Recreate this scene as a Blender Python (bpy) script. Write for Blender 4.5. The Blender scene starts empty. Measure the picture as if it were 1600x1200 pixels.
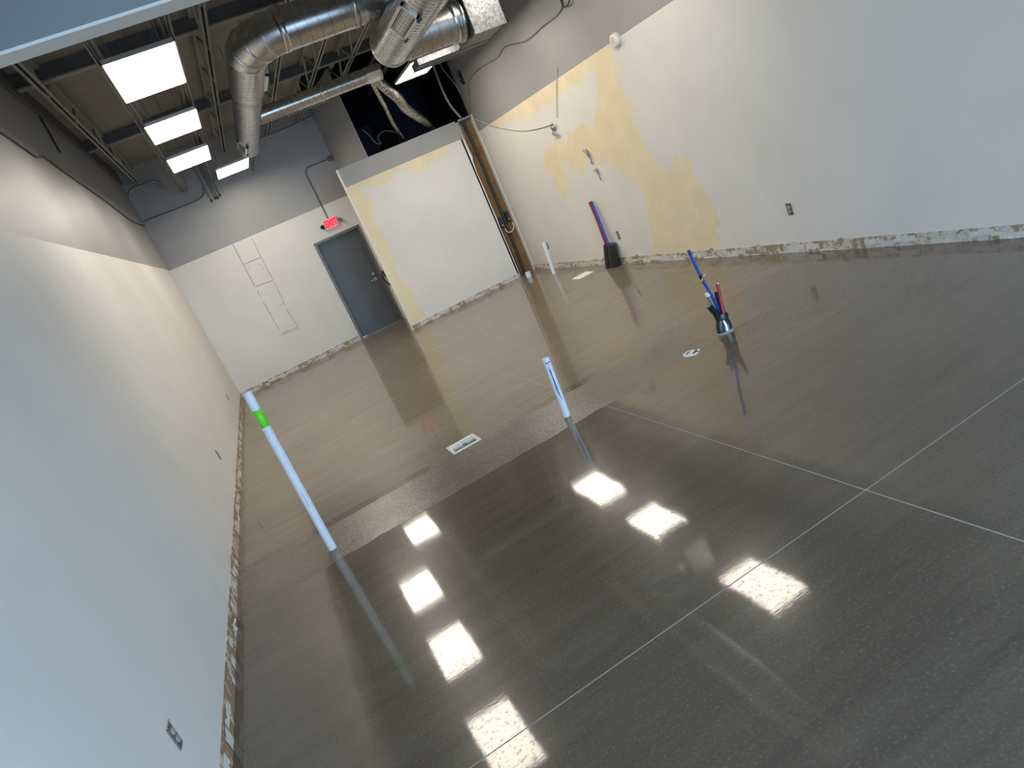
import bpy, math, random
from mathutils import Vector, Matrix

# ------------------------------------------------------------------ camera, world, light, exposure
scene = bpy.context.scene
COL = scene.collection
random.seed(7)

cam_data = bpy.data.cameras.new('camera')
cam_data.sensor_width = 36.0
cam_data.lens = 24.234
cam_data.clip_start = 0.05
cam = bpy.data.objects.new('camera', cam_data)
COL.objects.link(cam)
YAW, PITCH, ROLL = 0.2775, 0.2765, 0.4194
_f = Vector((math.sin(YAW) * math.cos(PITCH), math.cos(YAW) * math.cos(PITCH), -math.sin(PITCH)))
_r = Vector((math.cos(YAW), -math.sin(YAW), 0))
_d = _f.cross(_r)
_r2 = _r * math.cos(ROLL) + _d * math.sin(ROLL)
_d2 = -_r * math.sin(ROLL) + _d * math.cos(ROLL)
_m = Matrix((_r2, -_d2, -_f)).transposed().to_4x4()
_m.translation = Vector((0, 0, 1.925))
cam.matrix_world = _m
scene.camera = cam

world = bpy.data.worlds.new('world')
scene.world = world
world.use_nodes = True
bg = world.node_tree.nodes['Background']
bg.inputs['Color'].default_value = (0.50, 0.73, 1.0, 1)
SKY = 8.6
bg.inputs['Strength'].default_value = SKY

portal = bpy.data.lights.new('window_portal', 'AREA')
portal.shape = 'RECTANGLE'
portal.size, portal.size_y = 5.5, 2.75
portal.cycles.is_portal = True
po = bpy.data.objects.new('window_portal', portal)
COL.objects.link(po)
po.location = (1.99, -2.02, 1.5)
po.rotation_euler = (math.radians(90), 0, 0)

PANEL = 15.0
vs = scene.view_settings
vs.view_transform = 'Standard'
vs.look = 'None'
vs.exposure = 0.38
vs.gamma = 1.0
vs.use_curve_mapping = False
scene.cycles.max_bounces = 10
scene.cycles.diffuse_bounces = 5
scene.cycles.glossy_bounces = 5
scene.cycles.sample_clamp_indirect = 8.0

# ------------------------------------------------------------------ materials
MATS = {}


def nodes_of(name):
    m = bpy.data.materials.new(name)
    m.use_nodes = True
    nt = m.node_tree
    b = nt.nodes['Principled BSDF']
    MATS[name] = m
    return m, nt, b


def N(nt, kind, **kw):
    n = nt.nodes.new(kind)
    for k, v in kw.items():
        if k in n.inputs:
            n.inputs[k].default_value = v
        else:
            setattr(n, k, v)
    return n


def L(nt, a, b):
    nt.links.new(a, b)


def coords(nt, scale=(1, 1, 1), kind='Object'):
    tc = N(nt, 'ShaderNodeTexCoord')
    mp = N(nt, 'ShaderNodeMapping')
    mp.inputs['Scale'].default_value = scale
    L(nt, tc.outputs[kind], mp.inputs['Vector'])
    return mp.outputs['Vector']


def noise(nt, vec, scale, detail=3.0, rough=0.55):
    n = N(nt, 'ShaderNodeTexNoise')
    n.inputs['Scale'].default_value = scale
    n.inputs['Detail'].default_value = detail
    n.inputs['Roughness'].default_value = rough
    L(nt, vec, n.inputs['Vector'])
    return n.outputs['Fac']


def ramp(nt, fac, p0, c0, p1, c1):
    r = N(nt, 'ShaderNodeValToRGB')
    e = r.color_ramp.elements
    e[0].position, e[1].position = p0, p1
    e[0].color = (*c0, 1)
    e[1].color = (*c1, 1)
    L(nt, fac, r.inputs['Fac'])
    return r.outputs['Color']


def mixc(nt, fac, a, b, mode='MIX'):
    m = N(nt, 'ShaderNodeMix')
    m.data_type = 'RGBA'
    m.blend_type = mode
    if hasattr(fac, 'node'):
        L(nt, fac, m.inputs[0])
    else:
        m.inputs[0].default_value = fac
    for s, v in ((6, a), (7, b)):
        if hasattr(v, 'node'):
            L(nt, v, m.inputs[s])
        else:
            m.inputs[s].default_value = (*v, 1)
    return m.outputs[2]


def math_n(nt, op, a, b):
    m = N(nt, 'ShaderNodeMath')
    m.operation = op
    for i, v in enumerate((a, b)):
        if hasattr(v, 'node'):
            L(nt, v, m.inputs[i])
        else:
            m.inputs[i].default_value = v
    return m.outputs[0]


def bump(nt, h, strength, dist, prev=None):
    b = N(nt, 'ShaderNodeBump')
    b.inputs['Strength'].default_value = strength
    b.inputs['Distance'].default_value = dist
    L(nt, h, b.inputs['Height'])
    if prev is not None:
        L(nt, prev, b.inputs['Normal'])
    return b.outputs['Normal']


def plain(name, col, rough=0.5, metal=0.0, vary=0.12, scale=6.0, bmp=0.0, bscale=40.0, spec=0.5, stretch=(1, 1, 1)):
    m, nt, b = nodes_of(name)
    v = coords(nt, stretch)
    f = noise(nt, v, scale, 4)
    lo = tuple(c * (1 - vary) for c in col)
    hi = tuple(min(1, c * (1 + vary)) for c in col)
    L(nt, ramp(nt, f, 0.3, lo, 0.7, hi), b.inputs['Base Color'])
    b.inputs['Roughness'].default_value = rough
    b.inputs['Metallic'].default_value = metal
    b.inputs['Specular IOR Level'].default_value = spec
    if bmp:
        L(nt, bump(nt, noise(nt, v, bscale, 3), 1.0, bmp), b.inputs['Normal'])
    return m


WHITE = (0.74, 0.725, 0.69)
GREY = (0.335, 0.335, 0.335)
CREAM = (0.80, 0.695, 0.49)


def wall_white(name, cream):
    m, nt, b = nodes_of(name)
    v = coords(nt)
    f = noise(nt, v, 1.3, 5)
    base = ramp(nt, f, 0.3, tuple(c * 0.955 for c in WHITE), 0.7, tuple(c * 1.03 for c in WHITE))
    sc = noise(nt, v, 7.0, 6, 0.7)
    base = mixc(nt, ramp(nt, sc, 0.70, (0, 0, 0), 0.80, (0.35, 0.35, 0.35)), base, (0.56, 0.54, 0.51))
    nrm = bump(nt, noise(nt, v, 55, 3), 0.5, 0.0015)
    if cream:
        at = N(nt, 'ShaderNodeAttribute')
        at.attribute_name = 'patch'
        n1 = noise(nt, v, 4.5, 6, 0.62)
        n2 = noise(nt, coords(nt, (1, 1, 0.6)), 16, 4, 0.6)
        d = math_n(nt, 'ADD', at.outputs['Fac'], math_n(nt, 'MULTIPLY', math_n(nt, 'SUBTRACT', n1, 0.5), 0.55))
        d = math_n(nt, 'ADD', d, math_n(nt, 'MULTIPLY', math_n(nt, 'SUBTRACT', n2, 0.5), 0.22))
        mr = N(nt, 'ShaderNodeMapRange')
        mr.inputs['From Min'].default_value = -0.018
        mr.inputs['From Max'].default_value = 0.018
        mr.inputs['To Min'].default_value = 1
        mr.inputs['To Max'].default_value = 0
        L(nt, d, mr.inputs['Value'])
        cc = ramp(nt, noise(nt, v, 3.0, 5), 0.3, tuple(c * 0.93 for c in CREAM), 0.7, tuple(min(1, c * 1.05) for c in CREAM))
        base = mixc(nt, mr.outputs['Result'], base, cc)
        nrm = bump(nt, mr.outputs['Result'], 0.4, -0.0012, nrm)
    L(nt, base, b.inputs['Base Color'])
    L(nt, nrm, b.inputs['Normal'])
    b.inputs['Roughness'].default_value = 0.55
    b.inputs['Specular IOR Level'].default_value = 0.35
    return m


wall_white('white_wall_paint', False)
wall_white('patched_wall_paint', True)
plain('grey_wall_paint', GREY, 0.42, 0, 0.05, 1.5, 0.0012, 60, 0.45)
plain('dim_bulkhead_paint', (0.22, 0.235, 0.25), 0.5, 0, 0.05, 1.5, 0.0012, 60, 0.4)  # wall grey darkened and blued, standing in for dim cool daylight up here
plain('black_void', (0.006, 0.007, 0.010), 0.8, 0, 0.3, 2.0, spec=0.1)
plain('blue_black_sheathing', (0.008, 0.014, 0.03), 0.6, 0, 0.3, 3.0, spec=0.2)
plain('roof_deck', (0.30, 0.285, 0.25), 0.8, 0, 0.14, 3.0, 0.001, 30, 0.2, (1, 6, 1))
plain('joist_paint', (0.32, 0.32, 0.31), 0.55, 0, 0.1, 5.0, spec=0.4)
plain('purlin_paint', (0.12, 0.125, 0.13), 0.6, 0, 0.15, 5.0, spec=0.3)
plain('conduit_paint', (0.25, 0.25, 0.25), 0.45, 0.3, 0.08, 5.0)
plain('door_paint', (0.085, 0.092, 0.097), 0.42, 0, 0.06, 3.0, spec=0.5)
plain('door_frame_paint', (0.16, 0.16, 0.155), 0.4, 0, 0.06, 3.0, spec=0.5)
plain('bright_metal', (0.72, 0.70, 0.68), 0.22, 1.0, 0.05, 10)
plain('outlet_metal', (0.17, 0.163, 0.148), 0.45, 0.4, 0.2, 30)
plain('outlet_face', (0.36, 0.36, 0.36), 0.4, 0.0, 0.1, 30)
plain('white_plastic', (0.80, 0.79, 0.74), 0.35, 0, 0.04, 10)
plain('pvc', (0.74, 0.79, 0.84), 0.32, 0, 0.03, 12)
plain('green_tape', (0.12, 0.72, 0.015), 0.5, 0, 0.25, 40, 0.0006, 90)
plain('blue_ink', (0.02, 0.03, 0.30), 0.5, 0, 0.2, 30)
plain('blue_tube', (0.012, 0.075, 0.42), 0.28, 0, 0.1, 20)
plain('red_tube', (0.42, 0.012, 0.03), 0.28, 0, 0.1, 20)
plain('black_rubber', (0.022, 0.024, 0.024), 0.42, 0, 0.3, 25, 0.002, 60)
plain('black_tape', (0.012, 0.022, 0.026), 0.3, 0, 0.4, 30, 0.003, 50)
plain('silver_tape', (0.70, 0.72, 0.75), 0.3, 0.6, 0.1, 20, 0.002, 50)
plain('yellow_tag', (0.70, 0.50, 0.02), 0.5, 0, 0.1, 20)
plain('black_plastic', (0.015, 0.015, 0.015), 0.4, 0, 0.2, 20)
plain('kraft_paper', (0.205, 0.122, 0.055), 0.75, 0, 0.12, 5.0, 0.003, 14, 0.2)
plain('plaster_flake', (0.66, 0.64, 0.60), 0.8, 0, 0.12, 25.0, 0.003, 50, 0.2)
plain('wear_line', (0.30, 0.26, 0.21), 0.8, 0, 0.5, 30.0, spec=0.1)
plain('dark_red', (0.055, 0.006, 0.008), 0.4, 0, 0.2, 20)
plain('white_cable', (0.62, 0.58, 0.50), 0.5, 0, 0.06, 20)
plain('grey_cable', (0.20, 0.195, 0.18), 0.5, 0, 0.06, 20)
plain('dark_cable', (0.03, 0.03, 0.03), 0.5, 0, 0.1, 20)
plain('shaded_basin_enamel', (0.40, 0.43, 0.45), 0.3, 0, 0.15, 12)  # darker, bluer than the white enamel rim: basin shade put into the colour
plain('white_enamel', (0.84, 0.82, 0.77), 0.25, 0, 0.04, 20)
plain('flat_white', (0.86, 0.84, 0.78), 0.7, 0, 0.03, 15, spec=0.2)
plain('corner_bead', (0.80, 0.80, 0.78), 0.4, 0, 0.05, 10)
plain('window_frame_metal', (0.10, 0.10, 0.10), 0.4, 0.5, 0.05, 10)
plain('sidewalk_concrete', (0.38, 0.37, 0.35), 0.8, 0, 0.1, 3)
plain('joint_filler', (0.40, 0.365, 0.32), 0.8, 0, 0.1, 12, spec=0.1)
plain('worn_joint_filler', (0.36, 0.31, 0.24), 0.5, 0, 0.2, 12, spec=0.3)
plain('light_housing', (0.50, 0.49, 0.46), 0.4, 0.2, 0.03, 10)


def remnant(name, pale, brown, cut):
    m, nt, b = nodes_of(name)
    v = coords(nt)
    f = noise(nt, v, 9, 6, 0.7)
    c = ramp(nt, f, cut - 0.03, pale, cut + 0.03, brown)
    c = mixc(nt, ramp(nt, noise(nt, v, 45, 4, 0.7), 0.55, (0, 0, 0), 0.7, (0.7,) * 3), c, tuple(x * 0.5 for x in brown))
    L(nt, c, b.inputs['Base Color'])
    b.inputs['Roughness'].default_value = 0.85
    b.inputs['Specular IOR Level'].default_value = 0.15
    L(nt, bump(nt, noise(nt, v, 40, 4), 1.0, 0.002), b.inputs['Normal'])


remnant('adhesive_brown', (0.60, 0.55, 0.47), (0.31, 0.225, 0.135), 0.46)
remnant('adhesive_pale', (0.60, 0.57, 0.52), (0.34, 0.265, 0.18), 0.50)


def galvanised(name, col, rough, spangle):
    m, nt, b = nodes_of(name)
    v = coords(nt)
    vo = N(nt, 'ShaderNodeTexVoronoi')
    vo.inputs['Scale'].default_value = 55
    L(nt, v, vo.inputs['Vector'])
    f = noise(nt, v, 9, 4)
    c = ramp(nt, f, 0.3, tuple(x * 0.86 for x in col), 0.7, tuple(min(1, x * 1.08) for x in col))
    bw = N(nt, 'ShaderNodeRGBToBW')
    L(nt, vo.outputs['Color'], bw.inputs[0])
    c = mixc(nt, spangle, c, ramp(nt, bw.outputs[0], 0.2, (0.25,) * 3, 0.8, (0.75,) * 3), 'SOFT_LIGHT')
    L(nt, c, b.inputs['Base Color'])
    b.inputs['Metallic'].default_value = 1.0
    L(nt, math_n(nt, 'ADD', math_n(nt, 'MULTIPLY', noise(nt, v, 14, 3), 0.14), rough), b.inputs['Roughness'])
    L(nt, bump(nt, noise(nt, v, 4, 2), 0.4, 0.0015), b.inputs['Normal'])
    return m


galvanised('galvanised_duct', (0.64, 0.645, 0.645), 0.22, 0.12)
galvanised('galvanised_box', (0.17, 0.178, 0.188), 0.40, 0.8)
plain('duct_seam', (0.16, 0.15, 0.13), 0.5, 0.8, 0.1, 10)
plain('register_frame', (0.60, 0.59, 0.56), 0.35, 0.5, 0.05, 10)
plain('register_dark', (0.05, 0.05, 0.05), 0.5, 0.3, 0.1, 10)
m_, nt_, b_ = nodes_of('foil')
v_ = coords(nt_)
L(nt_, ramp(nt_, noise(nt_, v_, 30, 4), 0.35, (0.30, 0.29, 0.27), 0.65, (0.80, 0.78, 0.74)), b_.inputs['Base Color'])
b_.inputs['Metallic'].default_value = 1
b_.inputs['Roughness'].default_value = 0.24
L(nt_, bump(nt_, noise(nt_, v_, 38, 4), 0.9, 0.012), b_.inputs['Normal'])


def emissive(name, col, strength):
    m, nt, b = nodes_of(name)
    b.inputs['Base Color'].default_value = (*[min(1, c) for c in col], 1)
    b.inputs['Emission Color'].default_value = (*col, 1)
    b.inputs['Emission Strength'].default_value = strength
    return m


emissive('panel_diffuser', (1.0, 0.905, 0.76), PANEL)
emissive('exit_red', (1.0, 0.02, 0.05), 0.5)
emissive('exit_glow', (1.0, 0.20, 0.27), 0.32)

m_, nt_, b_ = nodes_of('window_glass')
b_.inputs['Roughness'].default_value = 0.0
b_.inputs['Transmission Weight'].default_value = 1.0
b_.inputs['IOR'].default_value = 1.01


def concrete(name, lo, hi, rough, wave, fine, fscale, speck, coat=1.0, grain=38, streak=0.45):
    m, nt, b = nodes_of(name)
    v = coords(nt)
    big = noise(nt, v, 0.5, 5, 0.6)
    strk = noise(nt, coords(nt, (0.45, 4.0, 1)), 2.0, 6, 0.68)
    f = math_n(nt, 'ADD', math_n(nt, 'MULTIPLY', big, 1 - streak), math_n(nt, 'MULTIPLY', strk, streak))
    c = ramp(nt, f, 0.34, lo, 0.66, hi)
    sp = noise(nt, v, grain, 4, 0.75)
    c = mixc(nt, ramp(nt, sp, 0.55, (0, 0, 0), 0.72, (speck,) * 3), c, (0.40, 0.36, 0.30))
    c = mixc(nt, ramp(nt, sp, 0.28, (speck,) * 3, 0.44, (0, 0, 0)), c, (0.045, 0.040, 0.034))
    L(nt, c, b.inputs['Base Color'])
    b.inputs['Roughness'].default_value = rough
    b.inputs['Specular IOR Level'].default_value = 0.10
    b.inputs['Coat IOR'].default_value = 1.5
    # small pits and dust break up the sealer
    L(nt, math_n(nt, 'MULTIPLY', ramp(nt, noise(nt, v, 42, 4, 0.8), 0.36, (0.35,) * 3, 0.48, (1, 1, 1)), coat), b.inputs['Coat Weight'])
    L(nt, math_n(nt, 'ADD', math_n(nt, 'MULTIPLY', strk, 0.07), 0.016), b.inputs['Coat Roughness'])
    n1 = bump(nt, noise(nt, coords(nt, (0.8, 1.0, 1)), 1.4, 1.5, 0.4), 1.0, wave)
    n2 = bump(nt, noise(nt, coords(nt, (0.6, 2.0, 1)), fscale, 3), 1.0, fine, n1)
    L(nt, n2, b.inputs['Normal'])
    L(nt, n2, b.inputs['Coat Normal'])
    return m


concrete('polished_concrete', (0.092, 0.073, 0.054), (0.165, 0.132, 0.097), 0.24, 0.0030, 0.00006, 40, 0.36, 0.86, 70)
concrete('far_lit_concrete', (0.140, 0.114, 0.081), (0.248, 0.204, 0.149), 0.30, 0.0030, 0.00012, 40, 0.40, 0.66, 55, 0.60)  # lighter, warmer copy of the slab concrete; the far floor's extra light painted in
concrete('trench_concrete', (0.112, 0.092, 0.068), (0.205, 0.168, 0.124), 0.40, 0.004, 0.0036, 40, 1.0, 0.75, 52)
concrete('patch_concrete', (0.140, 0.115, 0.085), (0.225, 0.184, 0.136), 0.30, 0.0030, 0.0002, 50, 0.4, 0.70)


# ------------------------------------------------------------------ geometry helpers
def tag(o, label=None, cat=None, group=None, kind=None):
    if label:
        o['label'] = label
    if cat:
        o['category'] = cat
    if group:
        o['group'] = group
    if kind:
        o['kind'] = kind
    return o


def link(o, parent=None):
    COL.objects.link(o)
    if parent is not None:
        o.parent = parent
        o.matrix_parent_inverse = Matrix.Translation(-Vector(parent.location)) if parent.rotation_euler.to_quaternion().angle < 1e-6 else parent.matrix_world.inverted()
    return o


def empty(name, loc):
    o = bpy.data.objects.new(name, None)
    o.location = loc
    o.empty_display_size = 0.1
    COL.objects.link(o)
    return o


class MB:
    def __init__(s):
        s.v, s.f, s.m, s.sm = [], [], [], []

    def add(s, vs, fs, mi=0, smooth=False):
        o = len(s.v)
        s.v += [tuple(p) for p in vs]
        s.f += [tuple(i + o for i in f) for f in fs]
        s.m += [mi] * len(fs)
        s.sm += [smooth] * len(fs)
        return s

    def box(s, a, b, mi=0, M=None):
        x0, y0, z0 = a
        x1, y1, z1 = b
        vs = [Vector(p) for p in ((x0, y0, z0), (x1, y0, z0), (x1, y1, z0), (x0, y1, z0), (x0, y0, z1), (x1, y0, z1), (x1, y1, z1), (x0, y1, z1))]
        if M is not None:
            vs = [M @ p for p in vs]
        return s.add(vs, [(0, 3, 2, 1), (4, 5, 6, 7), (0, 1, 5, 4), (1, 2, 6, 5), (2, 3, 7, 6), (3, 0, 4, 7)], mi)

    def quad(s, *p, mi=0):
        return s.add(p, [tuple(range(len(p)))], mi)

    def tube(s, path, r, n=12, mi=0, caps=True, smooth=True):
        P = [Vector(p) for p in path]
        R = r if isinstance(r, (list, tuple)) else [r] * len(P)
        t0 = (P[1] - P[0]).normalized()
        up = Vector((0, 0, 1)) if abs(t0.z) < 0.9 else Vector((1, 0, 0))
        u = t0.cross(up).normalized()
        vs, fs = [], []
        prev = t0
        for i, p in enumerate(P):
            if i == 0:
                t = t0
            elif i == len(P) - 1:
                t = (P[i] - P[i - 1]).normalized()
            else:
                t = ((P[i + 1] - P[i]).normalized() + (P[i] - P[i - 1]).normalized())
                t = t.normalized() if t.length > 1e-6 else prev
            q = prev.rotation_difference(t)
            u = (q @ u).normalized()
            u = (u - t * u.dot(t)).normalized()
            w = t.cross(u)
            prev = t
            for k in range(n):
                a = 2 * math.pi * k / n
                vs.append(p + (u * math.cos(a) + w * math.sin(a)) * R[i])
        for i in range(len(P) - 1):
            for k in range(n):
                a, b = i * n + k, i * n + (k + 1) % n
                fs.append((a, b, b + n, a + n))
        s.add(vs, fs, mi, smooth)
        if caps:
            s.add(vs[:n], [tuple(reversed(range(n)))], mi)
            s.add(vs[-n:], [tuple(range(n))], mi)
        return s

    def build(s, name, mats, parent=None, bevel=0.0):
        me = bpy.data.meshes.new(name)
        me.from_pydata(s.v, [], s.f)
        if isinstance(mats, str):
            mats = [mats]
        for m in mats:
            me.materials.append(MATS[m])
        me.polygons.foreach_set('material_index', s.m)
        me.polygons.foreach_set('use_smooth', s.sm)
        me.update()
        o = bpy.data.objects.new(name, me)
        link(o, parent)
        if bevel:
            md = o.modifiers.new('bevel', 'BEVEL')
            md.width = bevel
            md.segments = 2
            md.limit_method = 'ANGLE'
        return o


def smooth_path(pts, sub=6):
    P = [Vector(p) for p in pts]
    out = []
    for i in range(len(P) - 1):
        p0, p1, p2, p3 = P[max(i - 1, 0)], P[i], P[i + 1], P[min(i + 2, len(P) - 1)]
        for k in range(sub):
            t = k / sub
            out.append(0.5 * ((2 * p1) + (-p0 + p2) * t + (2 * p0 - 5 * p1 + 4 * p2 - p3) * t * t + (-p0 + 3 * p1 - 3 * p2 + p3) * t ** 3))
    out.append(P[-1])
    return out


def recenter(o, loc):
    """move a single-mesh thing's origin to its base"""
    loc = Vector(loc)
    o.data.transform(Matrix.Translation(-loc))
    o.location = loc
    return o


# ------------------------------------------------------------------ room numbers (metres)
XL, XR, YB, YF = -1.08, 5.057, 14.92, -2.0
YP, ZP, ZT, ZD = 12.81, 2.80, 3.13, 4.75

# ---- floor: sub-base with slabs, filler in the saw cuts, patches
HOLE = (0.865, 1.095, 5.515, 5.715)


def plate(rect, z0, z1, hole=None):
    x0, x1, y0, y1 = rect
    xs, ys = [x0, x1], [y0, y1]
    if hole:
        xs += [h for h in hole[:2] if x0 < h < x1]
        ys += [h for h in hole[2:] if y0 < h < y1]
    xs.sort()
    ys.sort()
    mb = MB()
    for i in range(len(xs) - 1):
        for j in range(len(ys) - 1):
            cx, cy = (xs[i] + xs[i + 1]) / 2, (ys[j] + ys[j + 1]) / 2
            if hole and hole[0] < cx < hole[1] and hole[2] < cy < hole[3]:
                continue
            mb.box((xs[i], ys[j], z0), (xs[i + 1], ys[j + 1], z1))
    return mb


floor = plate((XL - 0.15, XR + 0.15, YF - 0.1, YB + 0.3), -0.30, -0.12).build('floor', 'patch_concrete')
tag(floor, kind='structure')
g = 0.0036
xs = [XL - 0.02, 1.985, XR + 0.02]
ys = [YF, 2.283, 5.58, YB + 0.2]
for i in range(2):
    for j in range(3):
        gg = g if j < 2 else 0.003
        gx0 = gg if i else 0
        gx1 = gg if i == 0 else 0
        gy0 = (0, g, g * 0.4)[j]
        gy1 = (g, g * 0.4, 0)[j]
        plate((xs[i] + gx0, xs[i + 1] - gx1, ys[j] + gy0, ys[j + 1] - gy1), -0.118, 0.0, HOLE).build('slab', 'polished_concrete' if j < 2 else 'far_lit_concrete', floor)
fil = MB()
fil.box((1.985 - 0.02, YF, -0.02), (1.985 + 0.02, 4.9, -0.0004))
fil4 = MB()
fil4.box((1.985 - 0.02, 4.9, -0.02), (1.985 + 0.02, YB, -0.0003))
fil2 = MB()
fil2.box((XL, 2.263, -0.021), (XR, 2.303, -0.0005))
fil3 = plate((XL, XR, 5.57, 5.59), -0.021, -0.0006, HOLE)
for q, mt in ((fil, 'joint_filler'), (fil2, 'joint_filler'), (fil3, 'worn_joint_filler'), (fil4, 'worn_joint_filler')):
    q.build('joint_filler', mt, floor)


def patch_poly(pts, name, mat, z):
    n = len(pts)
    vs = [(x, y, -0.01) for x, y in pts] + [(x, y, z) for x, y in pts]
    fs = [tuple(range(n, 2 * n)), tuple(reversed(range(n)))] + [(k, (k + 1) % n, n + (k + 1) % n, n + k) for k in range(n)]
    return MB().add(vs, fs).build(name, mat, floor)


rnd = random.Random(3)
near = [(x / 10, 4.745 + rnd.uniform(-0.013, 0.013)) for x in range(-10, 33, 1)]
far = [(x / 10, 5.44 + rnd.uniform(-0.008, 0.008)) for x in range(32, -11, -2)]
patch_poly([(XL, 4.75)] + near + far + [(XL, 5.44)], 'trench_patch', 'trench_concrete', 0.0009)
patch_poly([(3.15, 4.80), (3.66, 4.80), (4.20, 6.30), (4.72, 7.72), (4.05, 7.45), (3.36, 5.50), (3.15, 5.46)], 'trench_patch', 'patch_concrete', 0.0012)
plate((0.62, 1.32, 5.46, 6.02), -0.01, 0.0006, HOLE).build('drain_patch', 'patch_concrete', floor)


# ---- walls
def grid_face(o_, du, dv, nu, nv, fn):
    """front face as a grid; fn(u,v)->patch value"""
    vs, fs, val = [], [], []
    for j in range(nv + 1):
        for i in range(nu + 1):
            vs.append(Vector(o_) + Vector(du) * (i / nu) + Vector(dv) * (j / nv))
            val.append(fn(i / nu, j / nv))
    for j in range(nv):
        for i in range(nu):
            a = j * (nu + 1) + i
            fs.append((a, a + 1, a + nu + 2, a + nu + 1))
    return vs, fs, val


def sdf(poly, p):
    d = 1e9
    inside = False
    n = len(poly)
    for i in range(n):
        ax, ay = poly[i]
        bx, by = poly[(i + 1) % n]
        ex, ey = bx - ax, by - ay
        wx, wy = p[0] - ax, p[1] - ay
        t = max(0, min(1, (wx * ex + wy * ey) / (ex * ex + ey * ey + 1e-12)))
        d = min(d, math.hypot(wx - ex * t, wy - ey * t))
        if (ay > p[1]) != (by > p[1]) and p[0] < (bx - ax) * (p[1] - ay) / (by - ay) + ax:
            inside = not inside
    return -d if inside else d


def patched_wall(name, o_, du, dv, nu, nv, polys, uv):
    def fn(u, v):
        return max(-0.6, min(0.6, min(sdf(pl, uv(u, v)) for pl in polys)))
    vs, fs, val = grid_face(o_, du, dv, nu, nv, fn)
    me = bpy.data.meshes.new(name)
    me.from_pydata([tuple(v) for v in vs], [], fs)
    at = me.attributes.new('patch', 'FLOAT', 'POINT')
    at.data.foreach_set('value', val)
    me.materials.append(MATS['patched_wall_paint'])
    return me


T = 0.2
wl = MB()
wl.box((XL - T, YF, 0), (XL, YB + T, ZP), 0)
wl.box((XL - T, YF, ZP), (XL, YB + T, ZD + 0.2), 1)
tag(wl.build('wall_left', ['white_wall_paint', 'grey_wall_paint']), kind='structure')

cream_r = [(8.04, 3.0), (7.76, 2.75), (7.84, 2.42), (7.76, 2.08), (7.78, 1.77), (7.76, 1.44), (7.62, 1.22), (7.30, 1.24), (6.98, 1.26), (6.98, 0.94), (6.92, 0.74), (6.86, 0.42), (7.0, 0.06),
           (8.43, 0.06), (8.25, 0.73), (8.19, 1.08), (8.45, 1.30), (8.82, 1.45), (9.20, 1.70), (9.60, 1.46), (9.78, 1.60), (10.03, 1.70), (10.20, 1.25), (10.42, 1.20), (10.59, 1.48), (10.71, 1.82),
           (10.49, 2.0), (9.45, 2.05), (8.62, 2.08), (8.38, 2.35), (8.32, 2.66), (8.71, 2.62), (9.33, 2.58), (10.06, 2.60), (10.6, 2.50), (11.13, 2.66), (12.0, 2.72), (12.0, 3.0)]
me = patched_wall('right_lower', (XR, YB, 0), (0, YF - YB, 0), (0, 0, ZP), 240, 40, [cream_r], lambda u, v: (YB + (YF - YB) * u, ZP * v))
wr = bpy.data.objects.new('wall_right', me)
COL.objects.link(wr)
tag(wr, kind='structure')
wru = MB()
wru.box((XR, YF, ZP), (XR + T, YB + T, ZD + 0.2), 0)
wru.build('upper_band', ['grey_wall_paint'], wr)
MB().box((XR + 0.004, YF, 0), (XR + T, YB + T, ZP), 0).build('wall_backing', 'white_wall_paint', wr)

DX0, DX1, DZ = 1.645, 2.56, 2.135
wb = MB()
for (x0, x1, z0, z1, mi) in ((XL, DX0, 0, DZ, 0), (DX1, XR, 0, DZ, 0), (XL, XR, DZ, ZP, 0), (XL, XR, ZP, ZD + 0.2, 1)):
    wb.box((x0, YB, z0), (x1, YB + T, z1), mi)
wall_back = tag(wb.build('wall_back', ['white_wall_paint', 'grey_wall_paint']), kind='structure')

# ghost outline of a removed cabinet on the back wall (caulk and scuff lines)
y_ = YB - 0.002
lines = [((0.176, 2.79), (0.176, 2.37)), ((0.176, 2.36), (0.172, 1.90)), ((0.56, 2.78), (0.545, 2.38)), ((0.545, 2.36), (0.548, 1.85)), ((0.18, 2.365), (0.54, 2.36)),
         ((0.19, 1.885), (0.54, 1.855)), ((0.172, 1.78), (0.172, 1.66)), ((0.172, 1.55), (0.185, 0.92)), ((0.548, 1.80), (0.52, 1.30)), ((0.51, 1.22), (0.545, 0.82)), ((0.19, 0.83), (0.545, 0.80)), ((0.19, 0.80), (0.545, 0.77))]
for k, (a, b) in enumerate(lines):
    w = 0.004 if k not in (0, 1, 4, 5) else 0.006
    dx, dz = b[0] - a[0], b[1] - a[1]
    l = math.hypot(dx, dz)
    nx, nz = -dz / l * w, dx / l * w
    mb = MB()
    mb.add([(a[0] - nx, y_, a[1] - nz), (b[0] - nx, y_, b[1] - nz), (b[0] + nx, y_, b[1] + nz), (a[0] + nx, y_, a[1] + nz),
            (a[0] - nx, YB + .01, a[1] - nz), (b[0] - nx, YB + .01, b[1] - nz), (b[0] + nx, YB + .01, b[1] + nz), (a[0] + nx, YB + .01, a[1] + nz)],
           [(0, 1, 2, 3), (0, 4, 5, 1), (1, 5, 6, 2), (2, 6, 7, 3), (3, 7, 4, 0)])
    mb.build('scuff_line', 'wear_line', wall_back)
for (x, z) in ((0.235, 2.27), (0.176, 1.86), (0.19, 1.80), (0.23, 1.70), (0.46, 2.24), (0.47, 2.14), (0.49, 2.06), (0.50, 1.99), (0.44, 1.35), (0.47, 1.35), (0.51, 1.36), (0.19, 1.29), (0.19, 0.92)):
    MB().tube([(x, YB - 0.003, z), (x, YB + 0.01, z)], 0.009, 8).build('screw_hole', 'wear_line', wall_back)

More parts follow.
